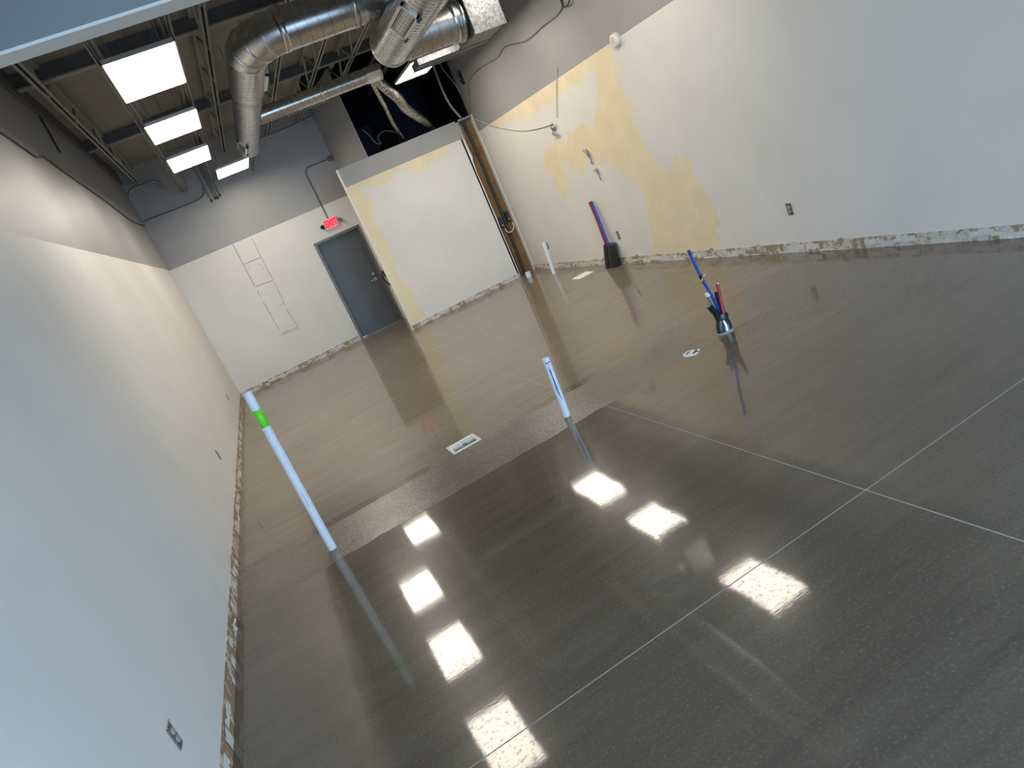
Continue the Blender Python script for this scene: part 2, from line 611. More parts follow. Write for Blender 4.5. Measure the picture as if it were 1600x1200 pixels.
# partition with a stripped stud bay at its right end
cream_p = [[(2.2, -0.2), (2.54, -0.2), (2.60, 0.34), (2.59, 0.74), (2.53, 1.15), (2.60, 1.56), (2.56, 2.02), (2.60, 2.49), (2.58, 2.62), (3.0, 2.66), (3.55, 2.68), (3.73, 2.58), (3.95, 2.66), (4.17, 2.64), (4.62, 2.72), (4.70, 3.1), (2.2, 3.1)]]
PX0, PX1 = 2.315, 4.70
me = patched_wall('partition_lower', (PX0, YP, 0), (PX1 - PX0, 0, 0), (0, 0, ZP), 60, 60, cream_p, lambda u, v: (PX0 + (PX1 - PX0) * u, ZP * v))
wp = bpy.data.objects.new('wall_partition', me)
COL.objects.link(wp)
tag(wp, kind='structure')
mb = MB()
mb.box((PX0, YP + 0.003, 0), (PX1 - 0.02, YP + 0.12, ZP), 0)
mb.box((PX0, YP, ZP), (4.755, YP + 0.12, ZT), 1)
mb.box((4.70, YP, ZT - 0.03), (XR, YP + 0.12, ZT), 1)
mb.build('wall_core', ['white_wall_paint', 'grey_wall_paint'], wp)
mb = MB()
# torn drywall edge beside the open bay
zz = [0, .25, .5, .72, .95, 1.2, 1.5, 1.8, 2.1, 2.35, 2.45, 2.62, 2.80]
xx = [0.0, .012, .006, .018, .01, .026, .02, .024, .016, .03, .055, .045, .04]
pts = [(PX1 - 0.03, 0)] + [(PX1 + x, z) for x, z in zip(xx, zz)] + [(PX1 - 0.03, 2.80)]
n = len(pts)
pts = pts[::-1]
mb.add([(x, YP, z) for x, z in pts] + [(x, YP + 0.016, z) for x, z in pts], [tuple(reversed(range(n))), tuple(range(n, 2 * n))] + [(k, (k + 1) % n, n + (k + 1) % n, n + k) for k in range(n)])
mb.build('torn_edge', 'white_wall_paint', wp)
MB().box((4.66, YP + 0.095, 0), (XR, YP + 0.12, ZT - 0.03)).build('kraft_backing', 'kraft_paper', wp)
MB().box((PX0 - 0.004, YP - 0.003, 0), (PX0 + 0.012, YP + 0.123, ZT)).build('corner_bead', 'corner_bead', wp)
MB().box((XR - 0.014, YP - 0.012, 0), (XR - 0.001, YP + 0.10, ZT)).build('corner_bead', 'corner_bead', wp)
MB().box((4.712, YP + 0.012, 0), (4.722, YP + 0.095, 1.05)).build('stud_flange', 'corner_bead', wp)

# side wall of the closed-off room, beside the door, rising to the roof
sv = [(2.72, YB), (2.935, YP + 0.125), (2.953, YP + 0.125), (2.745, YB)]
ms = MB()
for z0, z1, mi in ((0, ZP, 0), (ZP, ZD + 0.1, 1)):
    vs_ = [(x, y, z0) for x, y in sv] + [(x, y, z1) for x, y in sv]
    ms.add(vs_, [(4, 5, 6, 7), (0, 4, 7, 3)] + [(k, k + 4, (k + 1) % 4 + 4, (k + 1) % 4) for k in range(3)], mi)
tag(ms.build('wall_side', ['white_wall_paint', 'grey_wall_paint']), kind='structure')

# void above the closed-off room; its darkness is painted as black panels
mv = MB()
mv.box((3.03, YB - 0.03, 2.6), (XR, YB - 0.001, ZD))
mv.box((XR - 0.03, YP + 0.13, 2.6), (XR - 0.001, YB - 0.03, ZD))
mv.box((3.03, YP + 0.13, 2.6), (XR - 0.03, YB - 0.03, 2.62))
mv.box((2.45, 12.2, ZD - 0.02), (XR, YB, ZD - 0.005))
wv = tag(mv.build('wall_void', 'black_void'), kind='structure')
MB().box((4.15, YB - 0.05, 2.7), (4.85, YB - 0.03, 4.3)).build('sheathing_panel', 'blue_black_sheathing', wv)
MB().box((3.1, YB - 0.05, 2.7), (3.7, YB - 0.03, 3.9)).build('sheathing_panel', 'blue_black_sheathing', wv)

# bulkhead close to the camera
hb = MB()
hb.box((XL, 3.19, 3.05), (XR, 3.31, ZD), 0)
hb.box((XL, 3.19, 3.038), (XR, 3.31, 3.05), 1)
tag(hb.build('wall_bulkhead', ['dim_bulkhead_paint', 'white_wall_paint']), kind='structure')

# shop front behind the camera: wall with a wide glazed opening
wf = MB()
wf.box((XL - T, YF - T, 0), (-0.78, YF, ZD))
wf.box((4.78, YF - T, 0), (XR + T, YF, ZD))
wf.box((-0.78, YF - T, 2.9), (4.78, YF, ZD))
wf.box((-0.78, YF - T, 0), (4.78, YF, 0.1))
tag(wf.build('wall_front', 'white_wall_paint'), kind='structure')
win = MB()
for x in (-0.78, 0.60, 1.98, 3.36, 4.72):
    win.box((x, YF - 0.13, 0.1), (x + 0.06, YF - 0.05, 2.9))
win.box((-0.78, YF - 0.13, 0.1), (4.78, YF - 0.05, 0.16))
win.box((-0.78, YF - 0.13, 2.2), (4.78, YF - 0.05, 2.25))
win.box((-0.78, YF - 0.13, 2.84), (4.78, YF - 0.05, 2.9))
wo = tag(win.build('window_1', 'window_frame_metal'), kind='structure')
sw = MB()
sw.box((-6, -9, -0.2), (10, YF - 0.2, -0.05))
tag(sw.build('floor_sidewalk', 'sidewalk_concrete'), kind='structure')

# ---- stripped wall base: adhesive, gypsum and paint remnants
def stripped_base(name, p0, p1, nrm, h, seed, flakes, mat):
    r = random.Random(seed)
    p0, p1, nrm = Vector(p0), Vector(p1), Vector(nrm)
    d = (p1 - p0)
    Ln = d.length
    d.normalize()
    n = int(Ln / 0.06)
    mb = MB()
    t0, t1 = 0.003, 0.007
    prev = None
    base, top = [], []
    for i in range(n + 1):
        p = p0 + d * (Ln * i / n)
        hh = h + r.uniform(-0.002, 0.002) + (r.uniform(0.01, 0.03) if r.random() < 0.03 else 0)
        a = p + nrm * (t1 + r.uniform(0, 0.003))
        b = a + Vector((0, 0, hh)) + nrm * r.uniform(-0.003, 0.001)
        c = p + Vector((0, 0, hh)) - nrm * 0.002
        base.append((a, b, c))
    vs = [q for t in base for q in t]
    fs = []
    for i in range(n):
        k = i * 3
        fs += [(k, k + 3, k + 4, k + 1), (k + 1, k + 4, k + 5, k + 2)]
    mb.add(vs, fs)
    o = mb.build(name, mat)
    tag(o, kind='structure')
    fl = MB()
    s = 0.0
    while s < Ln:
        w = r.uniform(0.03, 0.22)
        if r.random() < flakes:
            z0 = r.choice((0.0, 0.0, 0.02, 0.035)) * h / 0.1
            z1 = min(h * 1.02, z0 + r.uniform(0.03, 0.10) * h / 0.1)
            k = max(3, int(w / 0.03))
            lo = [(s + w * i / k, z0 + r.uniform(0, 0.02) * (1 if z0 > 0 else 0.3)) for i in range(k + 1)]
            hi = [(s + w * i / k, z1 - r.uniform(0, 0.028)) for i in range(k, -1, -1)]
            pts_ = lo + hi
            off = r.uniform(0.0105, 0.0125)
            vv = [p0 + d * u + nrm * (off + (r.uniform(0, 0.010) if r.random() < 0.08 else 0)) + Vector((0, 0, max(z, 0.001))) for u, z in pts_]
            fs_ = []
            K = k + 1
            for i in range(k):
                fs_.append((i, i + 1, 2 * K - 2 - i, 2 * K - 1 - i))
            fl.add(vv, fs_)
        s += w * r.uniform(0.3, 1.0) + r.uniform(-0.02, 0.03)
    fo = fl.build('paint_flakes', 'plaster_flake', o)
    tag(fo, kind='stuff')
    return o


stripped_base('baseboard_left', (XL, YF + 0.02, 0), (XL, YB - 0.01, 0), (1, 0, 0), 0.10, 11, 0.7, 'adhesive_brown')
stripped_base('baseboard_back', (XL + 0.01, YB, 0), (1.57, YB, 0), (0, -1, 0), 0.10, 12, 0.6, 'adhesive_pale')
stripped_base('baseboard_partition', (PX0 + 0.01, YP, 0), (4.69, YP, 0), (0, -1, 0), 0.085, 13, 0.45, 'adhesive_pale')
stripped_base('baseboard_right', (XR, YP - 0.02, 0), (XR, YF + 0.02, 0), (-1, 0, 0), 0.105, 14, 0.75, 'adhesive_pale')

# ---- roof: deck sheets, purlins, open-web joists (all parts of the ceiling)
cm = MB()
cm.box((XL - T, YF - T, ZD + 0.03), (XR + T, YB + T, ZD + 0.15))
ceiling = tag(cm.build('ceiling', 'roof_deck'), kind='structure')
me_panel = None
y0 = 3.32
dk = []
while y0 < YB:
    for k in range(5):
        x0 = XL + 0.004 + k * 1.2274
        dk.append((x0, y0))
    y0 += 1.45
pm = MB().box((0, 0, 0), (1.2194, 1.442, 0.028)).build('deck_sheet', 'roof_deck', ceiling)
pm.location = (dk[0][0], dk[0][1], ZD)
for (x, y) in dk[1:]:
    c = pm.copy()
    COL.objects.link(c)
    c.parent = ceiling
    c.location = (x, y, ZD)
MB().box((XL, YF, ZD - 0.02), (XR, 3.19, ZD + 0.028)).build('deck_sheet', 'roof_deck', ceiling)
for y in (5.15, 8.63, 12.05):
    MB().box((XL, y, 4.60), (XR, y + 0.06, ZD)).build('purlin', 'purlin_paint', ceiling)
    MB().box((XL, y - 0.02, 4.585), (XR, y + 0.08, 4.60)).build('purlin_flange', 'joist_paint', ceiling)
MB().box((XL, YB - 0.05, 4.50), (2.70, YB, ZD)).build('ledger', 'joist_paint', ceiling)
MB().box((XL, 3.31, 4.52), (XL + 0.04, YB, ZD)).build('ledger', 'purlin_paint', ceiling)


def joist(x, ph):
    j = MB()
    j.box((x - 0.04, 3.32, 4.40), (x - 0.006, YB - 0.02, 4.412))
    j.box((x + 0.006, 3.32, 4.40), (x + 0.04, YB - 0.02, 4.412))
    j.box((x - 0.012, 3.32, 4.40), (x - 0.006, YB - 0.02, 4.44))
    j.box((x + 0.006, 3.32, 4.40), (x + 0.012, YB - 0.02, 4.44))
    o = j.build('joist', 'joist_paint', ceiling)
    t = MB()
    t.box((x - 0.045, 3.32, 4.715), (x + 0.045, YB - 0.02, 4.745))
    t.build('top_chord', 'joist_paint', o)
    y = 3.4 + ph
    up = True
    web = None
    wu = MB()
    while y < YB - 0.7:
        a = (x, y, 4.405 if up else 4.74)
        b = (x, y + 0.62, 4.74 if up else 4.405)
        MB().tube([a, b], 0.017, 6, smooth=False).build('web_bar', 'joist_paint', o)
        y += 0.62
        up = not up


for x, ph in ((-0.79, 0.1), (0.86, 0.3), (1.76, 0.0), (2.40, 0.25), (3.02, 0.45), (3.95, 0.2), (4.7, 0.35)):
    joist(x, ph)

# ------------------------------------------------------------------ door
door = empty('door_1', (2.1, YB, 0))
tag(door, kind='structure')
fr = MB()
fr.box((DX0 - 0.055, YB - 0.018, 0), (DX0, YB + 0.10, DZ + 0.05))
fr.box((DX1, YB - 0.018, 0), (DX1 + 0.055, YB + 0.10, DZ + 0.05))
fr.box((DX0, YB - 0.018, DZ), (DX1, YB + 0.10, DZ + 0.05))
fr.box((DX0, YB + 0.045, 0.012), (DX0 + 0.018, YB + 0.075, DZ))
fr.box((DX1 - 0.018, YB + 0.045, 0.012), (DX1, YB + 0.075, DZ))
fr.box((DX0, YB + 0.045, DZ - 0.018), (DX1, YB + 0.075, DZ))
fr.build('door_frame', 'door_frame_paint', door, 0.003)
leaf = MB().box((DX0 + 0.004, YB + 0.075, 0.014), (DX1 - 0.004, YB + 0.12, DZ - 0.004)).build('door_leaf', 'door_paint', door)
MB().box((DX0, YB - 0.01, 0.0), (DX1, YB + 0.13, 0.012)).build('threshold', 'conduit_paint', door)
h = MB()
h.tube([(2.445, YB + 0.075, 1.02), (2.445, YB + 0.067, 1.02)], 0.034, 20)
h.tube([(2.445, YB + 0.07, 1.02), (2.445, YB + 0.02, 1.02)], 0.012, 12)
h.tube([(2.452, YB + 0.02, 1.02), (2.40, YB + 0.018, 1.02), (2.345, YB + 0.022, 1.018)], [0.012, 0.012, 0.009], 12)
h.tube([(2.445, YB + 0.075, 1.14), (2.445, YB + 0.06, 1.14)], 0.028, 20)
h.build('lever_handle', 'bright_metal', leaf)
for z in (0.25, 1.07, 1.88):
    MB().tube([(DX0 + 0.006, YB + 0.06, z - 0.055), (DX0 + 0.006, YB + 0.06, z + 0.055)], 0.009, 10).build('hinge', 'door_frame_paint', leaf)

# ------------------------------------------------------------------ exit sign
ex = empty('exit_sign', (2.10, YB, 2.42))
tag(ex, 'lit red EXIT sign with two emergency lamp heads above the grey door', 'exit sign')
MB().box((1.955, YB - 0.055, 2.32), (2.245, YB, 2.525)).build('sign_housing', 'white_plastic', ex, 0.006)
fc = MB().box((1.965, YB - 0.058, 2.33), (2.235, YB - 0.054, 2.515)).build('sign_face', 'exit_glow', ex)


def text_mesh(body, size, mat, parent, name):
    cu = bpy.data.curves.new(name, 'FONT')
    cu.body = body
    cu.size = size
    cu.align_x = 'CENTER'
    cu.align_y = 'CENTER'
    cu.extrude = 0.002
    cu.offset = 0.006
    tmp = bpy.data.objects.new('tmp', cu)
    COL.objects.link(tmp)
    bpy.context.view_layer.update()
    me = bpy.data.meshes.new_from_object(tmp.evaluated_get(bpy.context.evaluated_depsgraph_get()))
    bpy.data.objects.remove(tmp)
    me.materials.clear()
    me.materials.append(MATS[mat])
    return me


tme = text_mesh('EXIT', 0.15, 'exit_red', ex, 'lettering')
tme.transform(Matrix.Translation((2.10, YB - 0.061, 2.4225)) @ Matrix.Rotation(math.radians(90), 4, 'X') @ Matrix.Diagonal((0.86, 1.25, 1, 1)))
tme.name = 'lettering'
to = bpy.data.objects.new('lettering', tme)
link(to, fc)
for x, dx in ((1.905, -1), (2.295, 1)):
    hd = MB()
    hd.tube([(x - dx * 0.05, YB - 0.03, 2.44), (x, YB - 0.035, 2.43)], 0.01, 8)
    hd.tube([(x, YB - 0.03, 2.43), (x, YB - 0.05, 2.425), (x + dx * 0.004, YB - 0.105, 2.405)], [0.02, 0.036, 0.044], 14)
    hd.build('lamp_head', 'black_plastic' if dx < 0 else 'conduit_paint', ex)


def conduit(name, pts, r, mat, label, cat, sub=5, group=None, straight=False, n=8):
    path = [Vector(p) for p in pts] if straight else smooth_path(pts, sub)
    o = MB().tube(path, r, n).build(name, mat)
    tag(o, label, cat, group)
    recenter(o, pts[-1])
    return o


yb = YB - 0.016
conduit('metal_conduit', [(2.09, yb, 2.53), (2.09, yb, 3.0), (2.09, yb, 3.40), (2.10, yb, 3.50), (2.16, yb, 3.575), (2.26, yb, 3.585), (2.62, yb, 3.585)], 0.0105, 'purlin_paint', 'thin dark conduit rising from the exit sign and bending right on the grey wall', 'conduit')
jb = empty('junction_box', (2.665, YB, 3.58))
tag(jb, 'small grey junction box in the corner where the exit sign conduit ends', 'junction box')
MB().box((2.62, YB - 0.06, 3.53), (2.71, YB, 3.63)).build('box_body', 'conduit_paint', jb, 0.004)
MB().box((2.615, YB - 0.066, 3.525), (2.715, YB - 0.06, 3.635)).build('cover_plate', 'purlin_paint', jb)

k = 0
desc = ['leftmost', 'second from left', 'third from left', 'rightmost']
for x, zb_ in ((0.216, 3.69), (0.30, 3.71), (0.345, 3.70), (0.405, 3.73)):
    e_ = empty('drop_conduit', (x, yb, zb_))
    tag(e_, '%s of four short grey conduits ending on the back wall' % desc[k], 'conduit', 'four conduit drops on the back wall')
    MB().tube([(x, yb, zb_), (x, yb, 4.70)], 0.012, 8).build('pipe', 'conduit_paint', e_)
    MB().tube([(x, yb, zb_ - 0.035), (x, yb, zb_ + 0.02)], 0.018, 8).build('end_fitting', 'dark_cable', e_)
    k += 1
conduit('wall_cable', [(XL + 0.02, yb, 3.795), (-0.7, yb, 3.79), (-0.2, yb, 3.78), (0.05, yb, 3.80), (0.15, yb, 3.86), (0.18, yb, 3.95)], 0.010, 'purlin_paint', 'dark cable running along the grey back wall from the left corner', 'cable')
conduit('roof_pipe', [(2.74, YB - .06, 4.42), (2.2, YB - .06, 4.385), (1.66, YB - .06, 4.375), (1.52, YB - .06, 4.32), (1.36, YB - .06, 4.13), (1.19, YB - .06, 3.89)], 0.030, 'joist_paint', 'grey pipe along the top of the back wall bending down beside the duct end', 'pipe')
conduit('roof_pipe', [(-1.04, YB - .06, 4.30), (-0.96, YB - .06, 4.37), (-0.7, YB - .06, 4.37), (-0.50, YB - .06, 4.345), (-0.45, YB - .06, 4.20)], 0.030, 'joist_paint', 'short grey pipe at the top left corner of the back wall', 'pipe')

# ------------------------------------------------------------------ ceiling lights (2x4 panels), hung from strut rails
ZL = 3.865
lights = [(0.135, 6.33, 7.52, 'nearest of three bright panel lights in the left row', 1),
          (0.155, 8.57, 9.56, 'middle of three bright panel lights in the left row', 1),
          (0.170, 10.67, 11.78, 'farthest of three bright panel lights in the left row', 1),
          (0.775, 12.95, 14.00, 'bright panel light under the end of the left round duct', 1),
          (3.78, 6.02, 7.10, 'panel light of the right row nearest the bulkhead', 0),
          (3.82, 8.52, 9.52, 'middle panel light of the right row behind the sheet-metal box', 0),
          (3.83, 10.40, 11.55, 'bright panel light half hidden behind the sheet-metal box', 1)]
for (x, ya, yb2, lab, vis) in lights:
    zl = ZL
    xx = x
    e_ = empty('ceiling_light', (xx, (ya + yb2) / 2, zl))
    tag(e_, lab, 'ceiling light', 'rectangular panel lights')
    w = 0.295
    f_ = MB()
    t_ = 0.012
    f_.box((xx - w, ya, zl - 0.004), (xx - w + t_, yb2, zl + 0.03))
    f_.box((xx + w - t_, ya, zl - 0.004), (xx + w, yb2, zl + 0.03))
    f_.box((xx - w, ya, zl - 0.004), (xx + w, ya + t_, zl + 0.03))
    f_.box((xx - w, yb2 - t_, zl - 0.004), (xx + w, yb2, zl + 0.03))
    f_.box((xx - w, ya, zl + 0.028), (xx + w, yb2, zl + 0.032))
    f_.box((xx - 0.12, (ya + yb2) / 2 - 0.2, zl + 0.032), (xx + 0.12, (ya + yb2) / 2 + 0.2, zl + 0.07))
    f_.build('light_frame', 'light_housing', e_)
    MB().quad((xx - w + t_, ya + t_, zl), (xx - w + t_, yb2 - t_, zl), (xx + w - t_, yb2 - t_, zl), (xx + w - t_, ya + t_, zl)).build('diffuser', 'panel_diffuser', e_)
    for sx in (-0.2, 0.2):
        for yy in (ya + 0.15, yb2 - 0.15):
            MB().tube([(xx + sx, yy, zl + 0.05), (xx + sx, yy, ZD)], 0.003, 5).build('hanger_wire', 'conduit_paint', e_)

k = 0
for x in (-0.14, 0.40):
    e_ = empty('strut_rail', (x, 3.4, 3.98))
    tag(e_, 'long grey strut rail above the %s edge of the left light row' % ('left', 'right')[k], 'strut rail', 'strut rails carrying the lights')
    r_ = MB()
    r_.box((x - 0.022, 3.35, 3.97), (x - 0.018, YB - 0.05, 4.01))
    r_.box((x + 0.018, 3.35, 3.97), (x + 0.022, YB - 0.05, 4.01))
    r_.box((x - 0.022, 3.35, 4.008), (x + 0.022, YB - 0.05, 4.012))
    r_.build('channel', 'joist_paint', e_)
    MB().tube([(x + 0.055, 3.35, 4.02), (x + 0.055, YB - 0.05, 4.02)], 0.013, 8).build('side_conduit', 'conduit_paint', e_)
    MB().tube([(x - 0.045, 3.35, 4.03), (x - 0.045, YB - 0.05, 4.03)], 0.010, 8).build('side_conduit', 'conduit_paint', e_)
    for yy in (4.5, 6.1, 7.9, 9.9, 12.2, 14.0):
        MB().tube([(x, yy, 4.01), (x, yy, ZD)], 0.005, 6).build('hanger_rod', 'conduit_paint', e_)
    k += 1

# ------------------------------------------------------------------ ducts
def helix(axis0, axis1, r, pitch, tr=0.004):
    a, b = Vector(axis0), Vector(axis1)
    t = (b - a)
    ln = t.length
    t.normalize()
    u = t.cross(Vector((0, 0, 1)))
    u.normalize()
    w = t.cross(u)
    n = max(8, int(ln / pitch * 20))
    return [a + t * (ln * i / n) + (u * math.cos(2 * math.pi * (ln * i / n) / pitch) + w * math.sin(2 * math.pi * (ln * i / n) / pitch)) * (r + tr * 0.2) for i in range(n + 1)]


def pipe_leg(name, a, b, r, pitch, parent, mat='galvanised_duct', caps=True, seam=0.0022):
    a, b = Vector(a), Vector(b)
    o = MB().tube([a, b], r, 40, caps=caps).build(name, mat, parent)
    MB().tube(helix(a, b, r, pitch), seam, 5, caps=True).build('spiral_seam', 'duct_seam', o)
    return o


def ring(name, c, d, r, w, parent, mat='galvanised_duct'):
    c, d = Vector(c), Vector(d)
    return MB().tube([c - d * w / 2, c - d * w / 2.2, c + d * w / 2.2, c + d * w / 2], [r, r + 0.008, r + 0.008, r], 40).build(name, mat, parent)


def register(c, axis, nrm, ln, wd, parent):
    """rectangular grille on a duct: c centre, axis along the duct, nrm outward"""
    c, ax, nm = Vector(c), Vector(axis).normalized(), Vector(nrm).normalized()
    sd = nm.cross(ax).normalized()
    M = Matrix((ax, sd, nm)).transposed().to_4x4()
    M.translation = c
    f_ = MB()
    t = 0.028
    f_.box((-ln / 2, -wd / 2, -0.04), (ln / 2, -wd / 2 + t, 0.014), 0, M)
    f_.box((-ln / 2, wd / 2 - t, -0.04), (ln / 2, wd / 2, 0.014), 0, M)
    f_.box((-ln / 2, -wd / 2, -0.04), (-ln / 2 + t, wd / 2, 0.014), 0, M)
    f_.box((ln / 2 - t, -wd / 2, -0.04), (ln / 2, wd / 2, 0.014), 0, M)
    o = f_.build('register', 'register_frame', parent)
    MB().box((-ln / 2 + t, -wd / 2 + t, -0.03), (ln / 2 - t, wd / 2 - t, -0.006), 0, M).build('register_core', 'register_dark', o)
    ns = 5
    for i in range(ns):
        y = -wd / 2 + t + (wd - 2 * t) * (i + 0.5) / ns
        MB().box((-ln / 2 + t, y - 0.004, -0.006), (ln / 2 - t, y + 0.004, 0.008), 0, M).build('slat', 'outlet_face', o)
    for sx in (-1, 1):
        MB().box((sx * (ln / 2 - 0.01) - 0.015, wd / 2 - 0.012, -0.02), (sx * (ln / 2 - 0.01) + 0.015, wd / 2 + 0.018, 0.025), 0, M).build('corner_clip', 'black_plastic', o)
    return o


# left branch: leg across the room, elbow, leg away along the lights, reducer
d1 = empty('round_duct', (1.107, 7.85, 3.82))
tag(d1, 'galvanised spiral duct with an elbow, its far leg ending above a panel light', 'duct')
RA, RB, ZA = 0.200, 0.1785, 4.0175
YX, XE, RE = 7.515, 1.107, 0.335
pipe_leg('cross_leg', (XE + RE, YX, ZA), (3.255, YX, ZA), RA, 0.116, d1)
elb = MB()
seg = 4
pth, rr = [], []
for i in range(seg + 1):
    a = math.pi / 2 * i / seg
    pth.append((XE + RE - RE * math.sin(a), YX + RE - RE * math.cos(a), ZA))
elb.tube(pth, RA + 0.004, 40, caps=False)
eo = elb.build('elbow', 'galvanised_duct', d1)
for i in range(1, seg):
    a = math.pi / 2 * i / seg
    ring('gore_seam', pth[i], (-math.cos(a), math.sin(a), 0), RA + 0.004, 0.02, eo)
ring('collar', (XE + RE, YX, ZA), (1, 0, 0), RA, 0.06, d1)
ring('collar', (XE, YX + RE, ZA), (0, 1, 0), RA, 0.06, d1)
pipe_leg('far_leg', (XE, YX + RE, ZA), (XE, 9.16, ZA), RA, 0.093, d1)
MB().tube([(XE, 9.16, ZA), (XE, 9.35, ZA)], [RA, RB], 40, caps=False).build('reducer', 'galvanised_duct', d1)
pipe_leg('far_leg', (XE, 9.35, ZA), (XE + 0.03, 12.93, ZA + 0.01), RB, 0.116, d1)
ring('end_cap', (XE + 0.03, 12.92, ZA + 0.01), (0, 1, 0), RB, 0.05, d1)
ring('collar', (2.20, YX, ZA), (1, 0, 0), RA, 0.05, d1)
register((XE + RA * math.cos(math.radians(22)), 8.60, ZA - RA * math.sin(math.radians(22))), (0, 1, 0), (math.cos(math.radians(22)), 0, -math.sin(math.radians(22))), 0.62, 0.19, d1)
register((XE + 0.02 - RB * math.cos(math.radians(35)), 12.18, ZA - RB * math.sin(math.radians(35))), (0, 1, 0), (-math.cos(math.radians(35)), 0, -math.sin(math.radians(35))), 0.62, 0.17, d1)
for yy in (9.9, 12.1):
    MB().tube([(XE, yy, ZA + RB), (XE, yy, ZD)], 0.006, 6).build('hanger_rod', 'conduit_paint', d1)

# main duct with its stub to the plenum
d2 = empty('main_duct', (2.51, 7.7, 3.39))
tag(d2, 'large ribbed round duct nearest the camera with a louvred register on its side', 'duct')
RM, XM, ZM = 0.2125, 2.507, 3.604
pipe_leg('duct_body', (XM, 3.36, ZM), (XM, 7.752, ZM), RM, 0.073, d2)
ring('end_cap', (XM, 7.738, ZM), (0, 1, 0), RM, 0.06, d2)
an = math.radians(32)
register((XM - RM * math.cos(an), 6.58, ZM - RM * math.sin(an)), (0, 1, 0), (-math.cos(an), 0, -math.sin(an)), 0.55, 0.20, d2)
pipe_leg('trunk_stub', (XM + 0.06, 7.524, 3.570), (3.253, 7.524, 3.570), RM, 0.119, d2)
ring('collar', (3.143, 7.524, 3.570), (1, 0, 0), RM, 0.064, d2)
ring('collar', (3.226, 7.524, 3.570), (1, 0, 0), RM + 0.011, 0.046, d2)
for yy in (4.2, 5.8, 7.0):
    MB().tube([(XM, yy, ZM + RM), (XM, yy, ZD)], 0.006, 6).build('hanger_rod', 'conduit_paint', d2)
pl = empty('plenum_box', (3.45, 7.53, 3.32))
tag(pl, 'square galvanised sheet-metal box hanging beside the right grey wall', 'plenum box')
BX0, BX1, BY0, BY1, BZ0 = 3.257, 3.643, 7.268, 7.793, 3.323
MB().box((BX0, BY0, BZ0), (BX1, BY1, 4.24)).build('box_body', 'galvanised_box', pl, 0.006)
fl = MB()
fl.box((BX0 - 0.014, BY0 - 0.014, BZ0 - 0.008), (BX1 + 0.014, BY0 + 0.004, BZ0 + 0.02))
fl.box((BX1 - 0.004, BY0 - 0.014, BZ0 - 0.008), (BX1 + 0.014, BY1 + 0.014, BZ0 + 0.02))
fl.box((BX0 - 0.014, BY1 - 0.004, BZ0 - 0.008), (BX1 + 0.014, BY1 + 0.014, BZ0 + 0.02))
fl.build('bottom_flange', 'galvanised_box', pl)
for xx in (BX0 + 0.03, BX1 - 0.03):
    MB().box((xx - 0.012, 7.51, 4.24), (xx + 0.012, 7.55, ZD)).build('hanger_strap', 'galvanised_box', pl)
pan = empty('metal_pan', (3.97, 9.87, 3.66))
tag(pan, 'long shiny sheet-metal pan tucked under the short round duct', 'pan')
PA, PB, PC, PD, PZ = 3.40, 4.55, 9.72, 10.02, 3.672
pp = MB()
pp.box((PA, PC, PZ), (PB, PD, PZ + 0.006))
pp.box((PA, PC, PZ), (PB, PC + 0.006, PZ + 0.085))
pp.box((PA, PD - 0.006, PZ), (PB, PD, PZ + 0.085))
pp.box((PA, PC, PZ), (PA + 0.006, PD, PZ + 0.085))
pp.box((PB - 0.006, PC, PZ), (PB, PD, PZ + 0.085))
pp.build('pan_body', 'galvanised_box', pan)
MB().box((PA - 0.02, PD - 0.04, PZ - 0.012), (PB + 0.02, PD + 0.01, PZ)).build('lip', 'galvanised_box', pan)
for xx in (3.6, 4.4):
    MB().box((xx, PD - 0.02, PZ + 0.05), (xx + 0.02, PD - 0.015, ZD)).build('hanger_strap', 'galvanised_box', pan)

d4 = empty('branch_duct', (2.3, 11.4, 4.0))
tag(d4, 'thin straight galvanised duct crossing below the joists behind the elbow duct', 'duct')
pipe_leg('duct_body', (1.33, 11.42, 4.11), (3.10, 11.42, 4.11), 0.117, 0.11, d4)
ring('collar', (2.35, 11.42, 4.11), (1, 0, 0), 0.117, 0.04, d4)
MB().tube([(3.10, 11.42, 4.11), (3.13, 11.42, 4.11), (3.36, 11.42, 4.11)], [0.117, 0.124, 0.124], 8, smooth=False).build('end_boot', 'galvanised_duct', d4)
ring('collar', (3.345, 11.42, 4.11), (1, 0, 0), 0.124, 0.03, d4)
for xx in (1.8, 2.9):
    MB().tube([(xx, 11.42, 4.21), (xx, 11.42, ZD)], 0.005, 6).build('hanger_rod', 'conduit_paint', d4)
sb = MB()
sb.box((1.88, 12.3, 4.13), (2.62, 12.36, 4.17))
sbo = sb.build('strut_bar', 'conduit_paint')
tag(recenter(sbo, (2.25, 12.33, 4.13)), 'short light grey strut bar below the thin straight duct', 'strut bar')
for xx in (2.0, 2.5):
    MB().tube([(xx, 12.33, 4.17), (xx, 12.33, ZD)], 0.005, 6).build('hanger_rod', 'conduit_paint', sbo)


def flex(name, pts, r, mat, label, parent):
    path = smooth_path(pts, 26)
    R = [r * (1 + 0.10 * math.sin(i * 1.9) + rnd.uniform(-0.05, 0.05)) for i in range(len(path))]
    o = MB().tube(path, R, 18).build(name, mat, parent)
    o['label'] = label
    return o


